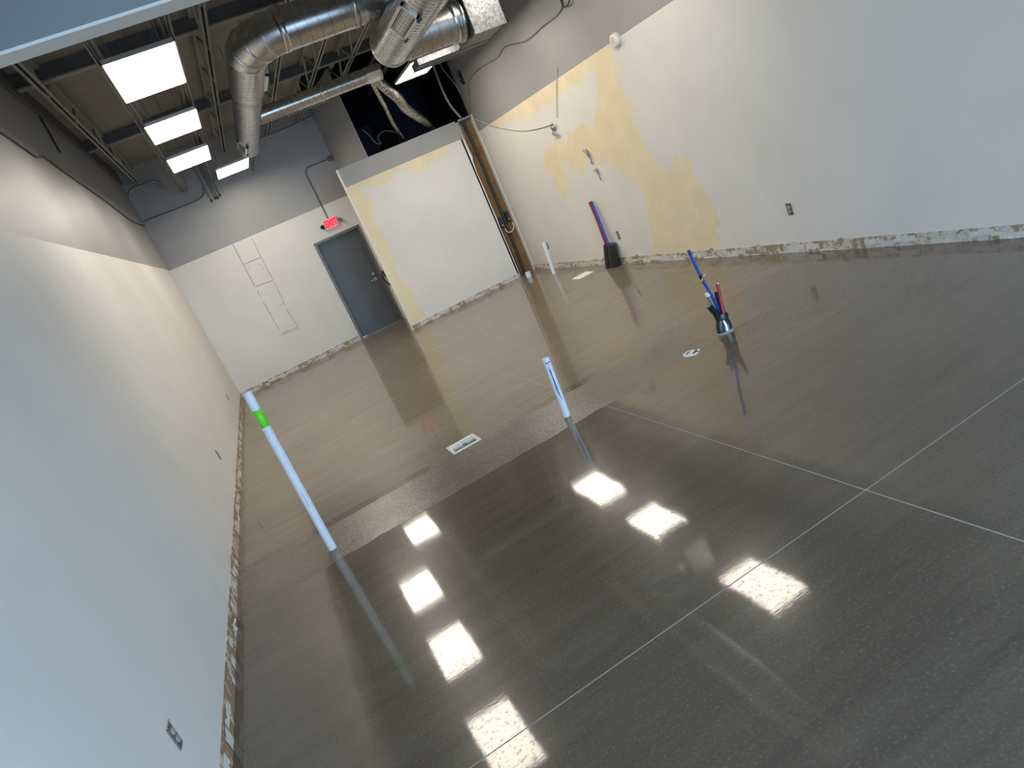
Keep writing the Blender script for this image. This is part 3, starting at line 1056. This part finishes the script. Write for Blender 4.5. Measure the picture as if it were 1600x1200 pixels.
flex('flexible_duct', [(3.25, 11.48, 4.06), (3.36, 11.62, 3.95), (3.47, 11.75, 3.84), (3.62, 11.95, 3.72), (3.74, 12.2, 3.58), (3.98, 12.6, 3.45), (4.24, 13.0, 3.29), (4.5, 13.35, 2.9)], 0.082, 'foil', 'fat crinkled foil flexible duct dropping behind the partition top', d4)
flex('flexible_duct', [(3.20, 11.5, 4.03), (3.26, 11.7, 3.88), (3.38, 12.05, 3.70), (3.53, 12.55, 3.45), (3.725, 13.0, 3.18), (3.82, 13.2, 2.8)], 0.036, 'foil', 'slim foil wrapped tube hanging left of the fat flexible duct', d4)

# pipes and boxes in the corner above the partition
conduit('corner_pipe', [(4.74, YP - 0.03, 4.40), (4.72, YP - 0.03, 4.06), (4.705, YP - 0.03, 3.70), (4.735, YP - 0.03, 3.40), (4.83, YP - 0.03, 3.14)], 0.022, 'conduit_paint', 'grey pipe curving down to the top of the partition beside the right wall', 'pipe')
conduit('corner_cable', [(4.84, YP - 0.05, 4.3), (4.87, YP - 0.05, 4.0), (4.96, YP - 0.05, 3.75), (5.0, YP - 0.05, 3.52)], 0.009, 'conduit_paint', 'thin grey cable beside the curved pipe in the right corner', 'cable')
wbx = empty('wall_bracket', (XR, 12.6, 3.7))
tag(wbx, 'small black slotted bracket high on the grey right wall near the corner', 'bracket')
q = MB()
q.box((XR - 0.03, 12.50, 3.62), (XR, 12.56, 3.86))
q.build('bracket_plate', 'black_plastic', wbx)
for zz_ in (3.66, 3.78):
    MB().box((XR - 0.055, 12.51, zz_), (XR - 0.03, 12.55, zz_ + 0.05)).build('bracket_tab', 'black_plastic', wbx)

conduit('void_cable', [(3.10, 13.05, 3.62), (3.17, 13.05, 3.49), (3.22, 13.05, 3.33), (3.30, 13.05, 3.28), (3.30, 13.05, 3.40), (3.46, 13.05, 3.46), (3.66, 13.05, 3.36)], 0.008, 'grey_cable', 'thin grey cable sagging in the dark opening above the partition', 'cable')

# ------------------------------------------------------------------ cables on the walls
xr = XR - 0.012
conduit('wall_cable', [(xr, 12.78, 3.14), (xr, 12.70, 3.22), (xr, 12.50, 3.40), (xr, 12.38, 3.55), (xr, 12.10, 3.63), (xr, 11.56, 3.635), (xr, 10.83, 3.575), (xr, 10.42, 3.615), (xr, 9.73, 3.475), (xr, 9.10, 3.470), (xr, 8.70, 3.455), (xr, 8.50, 3.485), (xr, 8.45, 3.57), (xr, 8.46, 3.75)], 0.010, 'grey_cable', 'grey cable wandering across the upper right wall from the corner', 'cable')
cl = empty('cable_loop', (XR, 8.4, 3.55))
tag(cl, 'loop of dark wire hanging at the top of the right grey wall', 'cable')
MB().tube(smooth_path([(xr, 8.46, 3.60), (xr - .02, 8.40, 3.47), (xr - .03, 8.27, 3.46), (xr - .02, 8.16, 3.54), (xr - .02, 8.22, 3.60), (xr - .01, 8.36, 3.56), (xr, 8.46, 3.66)], 8), 0.009, 6).build('wire', 'dark_cable', cl)
MB().tube(smooth_path([(xr, 8.50, 3.60), (xr, 8.40, 3.66), (xr, 8.2, 3.75)], 8), 0.010, 6).build('wire', 'dark_cable', cl)
conduit('wall_cable', [(xr, 12.72, 3.03), (xr, 12.3, 2.85), (xr, 11.94, 2.71), (xr, 11.06, 2.45), (xr, 10.4, 2.34), (xr, 9.91, 2.30)], 0.008, 'white_cable', 'white cable sagging across the cream right wall to the tangled wire end', 'cable')
conduit('wall_cable', [(xr, 9.15, 2.925), (xr, 9.40, 2.66), (xr, 9.676, 2.34)], 0.006, 'white_cable', 'thin white cable crossing the paint line above the tangled wire end', 'cable')
tw = empty('wire_tangle', (XR, 9.88, 2.2))
tag(tw, 'tangle of pale wire ends hanging from a hole in the right wall', 'wire')
rr_ = random.Random(5)
for i in range(4):
    pts = [(xr, 9.86, 2.30)] + [(xr - rr_.uniform(0, .03), 9.86 + rr_.uniform(-.09, .09), 2.26 - 0.035 * j + rr_.uniform(-.02, .02)) for j in range(5)]
    MB().tube(smooth_path(pts, 5), 0.007, 5).build('wire', 'white_cable' if i % 2 else 'grey_cable', tw)
MB().tube([(XR - 0.002, 9.90, 2.31), (XR - 0.012, 9.90, 2.31)], 0.035, 14).build('hole_ring', 'plaster_flake', tw)
for (y, z, s_, lab) in ((9.19, 1.66, 1.0, 'upper torn hole with curled paint and wire in the cream wall'), (9.11, 1.38, 0.75, 'lower torn hole with a wire stub in the cream wall')):
    e_ = empty('wall_hole', (XR, y, z))
    tag(e_, lab, 'wall hole', 'torn holes in the right wall')
    pts = [(xr, y + .04 * s_, z + .10 * s_), (xr - .01, y - .05 * s_, z + .06 * s_), (xr - .015, y - .06 * s_, z - .06 * s_), (xr, y - .02, z - .11 * s_)]
    MB().tube(smooth_path(pts, 5), 0.010 * s_, 6).build('wire_stub', 'grey_cable', e_)
    a_ = [((y + math.cos(t / 9 * 6.283) * 0.05 * s_ * rr_.uniform(.6, 1.2)), (z + .05 * s_ + math.sin(t / 9 * 6.283) * 0.075 * s_ * rr_.uniform(.6, 1.2))) for t in range(9)]
    MB().add([(XR - 0.006, p[0], p[1]) for p in a_] + [(XR + 0.002, p[0], p[1]) for p in a_], [tuple(range(9))] + [(i, (i + 1) % 9, 9 + (i + 1) % 9, 9 + i) for i in range(9)]).build('torn_paint', 'wear_line', e_)
    MB().box((-0.004, -0.03 * s_, 0), (0.004, 0.035 * s_, 0.09 * s_), 0, Matrix.Translation((XR - 0.012, y + 0.02, z + 0.05 * s_)) @ Matrix.Rotation(-0.5, 4, 'Y') @ Matrix.Rotation(0.3, 4, 'X')).build('paint_curl', 'white_enamel', e_)
xl = XL + 0.012
conduit('wall_cable', [(xl, 3.4, 3.80), (xl, 5.0, 3.78), (xl, 6.72, 3.76), (xl, 7.28, 3.74), (xl, 7.66, 3.735), (xl, 8.0, 3.80), (xl, 8.35, 3.80), (xl, 8.82, 3.775), (xl, 10.8, 3.72), (xl, 12.9, 3.62), (xl, 14.8, 3.70)], 0.009, 'dark_cable', 'dark cable strung along the grey top of the left wall', 'cable')
conduit('hanging_rod', [(xl, 9.43, 4.72), (xl, 9.40, 4.6), (xl, 9.33, 4.09)], 0.010, 'dark_cable', 'straight black wire hanging down the upper left wall', 'cable', straight=True)

# ------------------------------------------------------------------ round device on the right wall
dv = empty('wall_sensor', (XR, 7.60, 2.79))
tag(dv, 'round white wall sensor at the paint line of the right wall', 'wall sensor')
MB().tube([(XR, 7.60, 2.79), (XR - 0.02, 7.60, 2.79), (XR - 0.024, 7.60, 2.79)], [0.086, 0.086, 0.078], 28).build('mount_ring', 'white_cable', dv)
MB().tube([(XR - 0.018, 7.60, 2.79), (XR - 0.052, 7.60, 2.79), (XR - 0.060, 7.60, 2.79), (XR - 0.0605, 7.60, 2.79)], [0.076, 0.072, 0.064, 0.050], 28, caps=False).build('body', 'white_plastic', dv)
MB().tube([(XR - 0.0605, 7.60, 2.79), (XR - 0.040, 7.60, 2.79)], [0.050, 0.020], 28).build('recess', 'white_cable', dv)
MB().tube([(XR - 0.034, 7.60, 2.79), (XR - 0.046, 7.60, 2.79)], 0.022, 20).build('lens', 'outlet_face', dv)

# ------------------------------------------------------------------ outlets
def outlet(side, y, z, label, s=1.0):
    x = XL if side < 0 else XR
    sg = 1 if side < 0 else -1
    e_ = empty('electrical_outlet', (x, y, z))
    tag(e_, label, 'outlet', 'uncovered wall outlets')
    w, h_ = 0.031 * s, 0.056 * s
    MB().box((min(x, x + sg * 0.006), y - w, z - h_), (max(x, x + sg * 0.006), y + w, z + h_)).build('outlet_box', 'outlet_metal', e_)
    for dz in (-0.02, 0.02):
        MB().tube([(x + sg * 0.005, y, z + dz * s), (x + sg * 0.012, y, z + dz * s)], 0.0165 * s, 16).build('receptacle', 'outlet_face', e_)
    MB().box((min(x, x + sg * 0.010), y - w, z + h_), (max(x, x + sg * 0.010), y + w, z + h_ + 0.006)).build('metal_ear', 'bright_metal', e_)


outlet(-1, 2.885, 0.45, 'uncovered outlet with two grey receptacles low on the near left wall')
outlet(-1, 7.90, 0.468, 'small dark outlet on the left wall beyond the green taped pipe')
outlet(-1, 12.08, 0.478, 'farthest dark outlet on the left wall near the back corner')
outlet(1, 5.70, 0.468, 'dark outlet on the blank white stretch of the right wall', 1.1)
outlet(1, 9.20, 0.45, 'dark outlet beside the red and blue pipes on the right wall', 1.1)
outlet(1, 11.80, 0.446, 'dark outlet beside the white standpipe near the partition corner', 1.1)

# ------------------------------------------------------------------ things inside the open stud bay
yc = YP + 0.06
conduit('drain_pipe', [(4.865, yc, 3.08), (4.89, yc, 2.6), (4.89, yc, 1.8), (4.88, yc, 1.1), (4.86, yc, 0.5), (4.835, yc, 0.0)], 0.028, 'black_rubber', 'long black pipe running down the middle of the brown stud bay', 'pipe', n=12)
conduit('drain_pipe', [(4.722, yc, 2.48), (4.722, yc, 1.8), (4.728, yc, 1.0), (4.735, yc, 0.5), (4.745, yc, 0.0)], 0.020, 'black_rubber', 'shorter black pipe along the left edge of the brown stud bay', 'pipe', n=12)
for xx, zz_, lab in ((4.787, 1.10, 'left black valve box inside the brown stud bay'), (4.958, 1.16, 'right black valve box inside the brown stud bay')):
    e_ = empty('valve_box', (xx, yc, zz_ - 0.1))
    tag(e_, lab, 'valve', 'valve boxes in the stud bay')
    MB().box((xx - 0.032, yc - 0.02, zz_ - 0.10), (xx + 0.032, yc + 0.03, zz_ + 0.11)).build('box_body', 'black_plastic', e_, 0.004)
    MB().tube([(xx, yc - 0.02, zz_ - 0.05), (xx, yc - 0.05, zz_ - 0.05)], 0.014, 10).build('valve_stem', 'bright_metal', e_)
conduit('copper_loop', [(4.80, yc - 0.05, 0.98), (4.82, yc - 0.05, 0.90), (4.90, yc - 0.05, 0.87), (4.98, yc - 0.05, 0.93), (5.0, yc - 0.04, 1.02)], 0.010, 'white_cable', 'pale tube looping between the two black valve boxes', 'tube')
conduit('bay_wire', [(4.77, yc - 0.045, 2.52), (4.88, yc - 0.045, 2.50), (5.02, yc - 0.045, 2.55)], 0.007, 'red_tube', 'thin reddish wire tied across the upper stud bay', 'wire')
conduit('bay_wire', [(4.77, yc, 3.05), (4.80, yc, 2.95), (4.79, yc, 2.80), (4.745, yc, 2.68)], 0.004, 'white_cable', 'fine pale wire at the top left of the stud bay', 'wire')

# ------------------------------------------------------------------ dark red hose loop by the door
hk = empty('hose_loop', (2.72, 14.6, 0.9))
tag(hk, 'dark red hose loop peeking out beside the grey door', 'hose')
MB().tube(smooth_path([(2.66, YB - 0.05, 1.10), (2.60, YB - 0.07, 1.06), (2.575, YB - 0.09, 0.98), (2.60, YB - 0.10, 0.87), (2.65, YB - 0.10, 0.78), (2.70, YB - 0.07, 0.72)], 6), 0.017, 10).build('hose', 'dark_red', hk)
MB().box((2.64, YB - 0.06, 0.98), (2.71, YB - 0.0, 1.12)).build('bracket', 'black_plastic', hk)

# ------------------------------------------------------------------ pipes standing out of the floor
def standpipe(name, base, top, r, label):
    e_ = empty(name, (base[0], base[1], 0))
    tag(e_, label, 'pipe')
    b, t = Vector((*base, 0.0)), Vector(top)
    d = (t - b)
    ln = d.length
    p = MB().tube([b, b + d * (1 - 0.012 / ln)], r, 28, caps=False)
    p.tube([b + d, b + d * (1 - 0.05 / ln)], r - 0.005, 28, caps=False)
    # rim
    o = p.build('pipe_wall', 'pvc', e_)
    tr = MB()
    q0 = b + d * (1 - 0.012 / ln)
    tr.tube([q0, q0 + d.normalized() * 0.01, t, t, t - d.normalized() * 0.02], [r, r, r - 0.001, r - 0.005, r - 0.005], 28, caps=False)
    tr.build('rim', 'pvc', e_)
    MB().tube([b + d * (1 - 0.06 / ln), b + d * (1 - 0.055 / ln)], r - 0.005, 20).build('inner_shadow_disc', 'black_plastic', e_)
    return e_, b, d, ln


e1, b1, d1_, l1 = standpipe('standpipe', (-0.337, 4.99), (-0.321, 4.99, 1.30), 0.031, 'tall white plastic pipe with a band of bright green tape')
MB().tube([b1 + d1_ * (1.03 / 1.30), b1 + d1_ * (1.163 / 1.30)], 0.0318, 28, caps=False).build('green_tape', 'green_tape', e1)
pr = MB()
for i in range(7):
    zz_ = 0.38 + i * 0.016
    q = b1 + d1_ * (zz_ / 1.3)
    pr.box((q.x - 0.002, q.y - 0.0325, q.z), (q.x + 0.002, q.y - 0.030, q.z + 0.010))
pr.build('pipe_print', 'grey_cable', e1)
e2, b2, d2_, l2 = standpipe('standpipe', (1.729, 4.97), (1.752, 4.97, 0.515), 0.031, 'short white plastic pipe with a blue ink stripe beside the rough trench')
ink = MB()
def on_pipe(b, d, u, ang, r):
    p = b + d * u
    return (p.x + math.sin(ang) * r, p.y - math.cos(ang) * r, p.z)
st = [(0.93, -0.55, 0.016), (0.86, -0.35, 0.008), (0.75, -0.32, 0.004), (0.6, -0.30, 0.005), (0.46, -0.30, 0.007), (0.38, -0.22, 0.003), (0.30, -0.05, 0.002)]
vs_, fs_ = [], []
for u, a, w_ in st:
    vs_ += [on_pipe(b2, d2_, u, a - w_ / 0.031, 0.0316), on_pipe(b2, d2_, u, a + w_ / 0.031, 0.0316)]
for i in range(len(st) - 1):
    fs_.append((2 * i, 2 * i + 1, 2 * i + 3, 2 * i + 2))
ink.add(vs_, fs_)
vs_, fs_ = [], []
for i in range(9):
    a = -0.9 + i * 0.19
    vs_ += [on_pipe(b2, d2_, 0.925, a, 0.0316), on_pipe(b2, d2_, 0.94, a, 0.0316)]
    if i:
        fs_.append((2 * i - 2, 2 * i, 2 * i + 1, 2 * i - 1))
ink.add(vs_, fs_)
ink.build('ink_stripe', 'blue_ink', e2)
standpipe('standpipe', (4.78, 11.35), (4.815, 11.35, 0.58), 0.034, 'white standpipe near the right wall close to the partition')
standpipe('standpipe', (4.68, 12.30), (4.685, 12.30, 0.105), 0.05, 'stubby white pipe end on the floor at the stud bay')

# black sleeves with red and blue tubing at the right wall
mf = empty('sleeve_manifold', (4.97, 9.45, 0))
tag(mf, 'pair of black pipe sleeves against the right wall with red and blue tubes rising out', 'pipe sleeves')
for y0, y1, zt in ((9.60, 9.485, 0.345), (9.44, 9.345, 0.355)):
    MB().tube([(4.955, y0, 0.0), (4.965, (y0 + y1) / 2, zt / 2), (4.985, y1, zt)], [0.075, 0.072, 0.066], 18).build('sleeve', 'black_rubber', mf)
MB().box((4.98, 9.36, 0.0), (5.035, 9.55, 0.33)).build('sleeve_back', 'black_rubber', mf, 0.01)
tb = MB().tube(smooth_path([(4.985, 9.52, 0.30), (4.98, 9.515, 0.40), (4.985, 9.515, 0.70), (4.99, 9.535, 0.88), (4.995, 9.56, 1.02)], 6), 0.019, 12).build('red_pipe', 'red_tube', mf)
MB().tube([(4.995, 9.56, 1.02), (4.996, 9.563, 1.035)], 0.021, 12).build('end_cap', 'black_plastic', tb)
tb = MB().tube(smooth_path([(4.99, 9.44, 0.30), (4.985, 9.45, 0.40), (4.99, 9.465, 0.70), (4.995, 9.485, 0.88), (5.0, 9.505, 1.025)], 6), 0.019, 12).build('blue_pipe', 'blue_tube', mf)
MB().tube([(5.0, 9.505, 1.025), (5.001, 9.508, 1.04)], 0.021, 12).build('end_cap', 'black_plastic', tb)

# cluster in the middle of the floor
cl = empty('pipe_cluster', (3.30, 4.85, 0))
tag(cl, 'taped bundle of black sleeves with blue and red tubes standing in the open floor', 'pipe bundle')
Y = 4.85
MB().tube(smooth_path([(3.335, Y, 0.0), (3.34, Y, 0.06), (3.325, Y, 0.14), (3.35, Y + .02, 0.22), (3.372, Y + .03, 0.34)], 6), [0.036] * 6 + [0.034] * 6 + [0.03] * 6 + [0.027] * 7, 16).build('sleeve', 'black_tape', cl)
MB().tube(smooth_path([(3.262, Y, 0.0), (3.262, Y, 0.05), (3.285, Y, 0.12), (3.262, Y - .01, 0.19), (3.215, Y - .02, 0.285)], 6), [0.034] * 6 + [0.033] * 6 + [0.030] * 6 + [0.027] * 7, 16).build('sleeve', 'black_tape', cl)
MB().tube([(3.30, Y - 0.015, 0.118), (3.302, Y - 0.015, 0.142), (3.304, Y - 0.013, 0.165)], [0.056, 0.058, 0.054], 18).build('tape_wrap', 'black_tape', cl)
MB().tube([(3.298, Y - 0.03, 0.012), (3.30, Y - 0.035, 0.06), (3.30, Y - 0.022, 0.115)], [0.024, 0.017, 0.010], 14).build('silver_tape', 'silver_tape', cl)
MB().tube([(3.30, Y, 0.0), (3.30, Y, 0.014)], [0.078, 0.070], 24).build('base_collar', 'outlet_face', cl)
MB().tube([(3.30, Y + 0.02, 0.1), (3.268, Y + 0.02, 0.355)], 0.019, 14).build('white_pipe', 'conduit_paint', cl)
MB().tube([(3.268, Y + 0.02, 0.345), (3.264, Y + 0.02, 0.372)], 0.023, 14).build('white_cap', 'white_plastic', cl)
bp_ = MB().tube(smooth_path([(3.315, Y, 0.14), (3.300, Y, 0.28), (3.278, Y, 0.386), (3.248, Y, 0.533), (3.219, Y, 0.774)], 6), 0.0125, 12).build('blue_pipe', 'blue_tube', cl)
MB().tube([(3.2235, Y, 0.735), (3.218, Y, 0.78)], 0.0135, 12).build('end_sleeve', 'blue_ink', bp_)
MB().tube([(3.252, Y, 0.512), (3.248, Y, 0.535), (3.245, Y, 0.548)], 0.017, 12).build('cable_tie', 'black_plastic', bp_)
MB().tube([(3.25, Y - 0.018, 0.52), (3.225, Y - 0.02, 0.50)], 0.006, 6).build('yellow_tag', 'yellow_tag', bp_)
MB().tube([(3.252, Y - 0.018, 0.53), (3.278, Y - 0.02, 0.535)], 0.006, 6).build('tie_tail', 'white_cable', bp_)
rp = MB().tube(smooth_path([(3.296, Y - 0.045, 0.155), (3.306, Y - 0.05, 0.175), (3.318, Y - 0.045, 0.235), (3.335, Y - 0.04, 0.32), (3.352, Y - 0.035, 0.42)], 6), 0.0135, 12).build('red_pipe', 'red_tube', cl)
MB().tube([(3.352, Y - 0.035, 0.415), (3.354, Y - 0.035, 0.426)], 0.014, 12).build('end_rim', 'white_cable', rp)

# ------------------------------------------------------------------ floor sink, broken cleanout, white square
fs = empty('floor_sink', (0.98, 5.615, 0))
tag(fs, 'square white floor sink with a partial slatted grate set in the concrete', 'floor sink')
hx0, hx1, hy0, hy1 = HOLE
rm = MB()
w = 0.02
for bxs in (((hx0 - w, hy0 - w, -0.02), (hx1 + w, hy0 + 0.006, 0.006)), ((hx0 - w, hy1 - 0.006, -0.02), (hx1 + w, hy1 + w, 0.006)), ((hx0 - w, hy0, -0.02), (hx0 + 0.006, hy1, 0.006)), ((hx1 - 0.006, hy0, -0.02), (hx1 + w, hy1, 0.006))):
    rm.box(*bxs)
rm.build('rim', 'white_enamel', fs)
bs = MB()
A = [(hx0, hy0), (hx1, hy0), (hx1, hy1), (hx0, hy1)]
B = [(hx0 + .03, hy0 + .03), (hx1 - .03, hy0 + .03), (hx1 - .03, hy1 - .03), (hx0 + .03, hy1 - .03)]
bs.add([(x, y, -0.002) for x, y in A] + [(x, y, -0.10) for x, y in B], [(k, (k + 1) % 4, 4 + (k + 1) % 4, 4 + k) for k in range(4)] + [(4, 5, 6, 7)])
bs.build('basin', 'shaded_basin_enamel', fs)
MB().tube([(0.98, 5.615, -0.099), (0.98, 5.615, -0.094)], 0.03, 16).build('drain_hole', 'black_plastic', fs)
gr = MB()
gr.box((hx0 + 0.006, hy1 - 0.055, -0.012), (hx1 - 0.006, hy1 - 0.047, 0.002))
gr.box((hx0 + 0.006, hy1 - 0.012, -0.012), (hx1 - 0.006, hy1 - 0.006, 0.002))
go = gr.build('grate', 'white_enamel', fs)
for i in range(11):
    x = hx0 + 0.014 + i * (hx1 - hx0 - 0.028) / 10
    if i in (5, 6):
        continue
    MB().box((x - 0.0055, hy1 - 0.125 + abs(i - 5) * 0.004, -0.010), (x + 0.0055, hy1 - 0.008, 0.001)).build('slat', 'white_enamel', go)
dg = Matrix.Translation((1.045, 5.67, -0.003)) @ Matrix.Rotation(math.radians(38), 4, 'Z')
MB().box((-0.055, -0.004, -0.006), (0.055, 0.004, 0.004), 0, dg).build('diagonal_bar', 'white_enamel', go)

ck = empty('broken_cleanout', (2.895, 4.80, 0))
tag(ck, 'broken white pipe collar flush in the floor with a dark opening', 'floor cleanout')
rc = random.Random(9)
MB().tube([(2.895, 4.80, -0.005), (2.895, 4.80, 0.0022)], 0.066, 24).build('dark_opening', 'black_plastic', ck)
cr = MB()
for i in range(16):
    a0, a1 = i / 16 * 6.283, (i + 0.95) / 16 * 6.283
    if i in (0, 1, 13):
        continue
    ri = rc.uniform(0.035, 0.056)
    ro = rc.uniform(0.068, 0.080)
    hgt = rc.uniform(0.004, 0.014)
    p = [(2.895 + math.cos(a) * r, 4.80 + math.sin(a) * r) for r, a in ((ri, a0), (ro, a0), (ro, a1), (ri, a1))]
    cr.add([(x, y, 0.0) for x, y in p] + [(x, y, hgt) for x, y in p], [(4, 5, 6, 7), (0, 1, 5, 4), (1, 2, 6, 5), (2, 3, 7, 6), (3, 0, 4, 7)])
cr.build('collar_shards', 'white_plastic', ck)
MB().box((-0.05, -0.012, 0.002), (0.05, 0.016, 0.012), 0, Matrix.Translation((2.89, 4.795, 0.002)) @ Matrix.Rotation(0.5, 4, 'Z')).build('inner_piece', 'white_plastic', ck)

ps = MB()
pq = [(4.50, 9.83), (4.785, 9.845), (4.80, 10.15), (4.505, 10.12)]  # thin flat white square resting on the floor
ps.add([(x, y, 0.001) for x, y in pq] + [(x, y, 0.008) for x, y in pq], [(4, 5, 6, 7), (3, 2, 1, 0)] + [(k, (k + 1) % 4, 4 + (k + 1) % 4, 4 + k) for k in range(4)])
tag(recenter(ps.build('white_square', 'flat_white'), (4.65, 9.98, 0)), 'flat white square on the floor near the right wall', 'sheet')
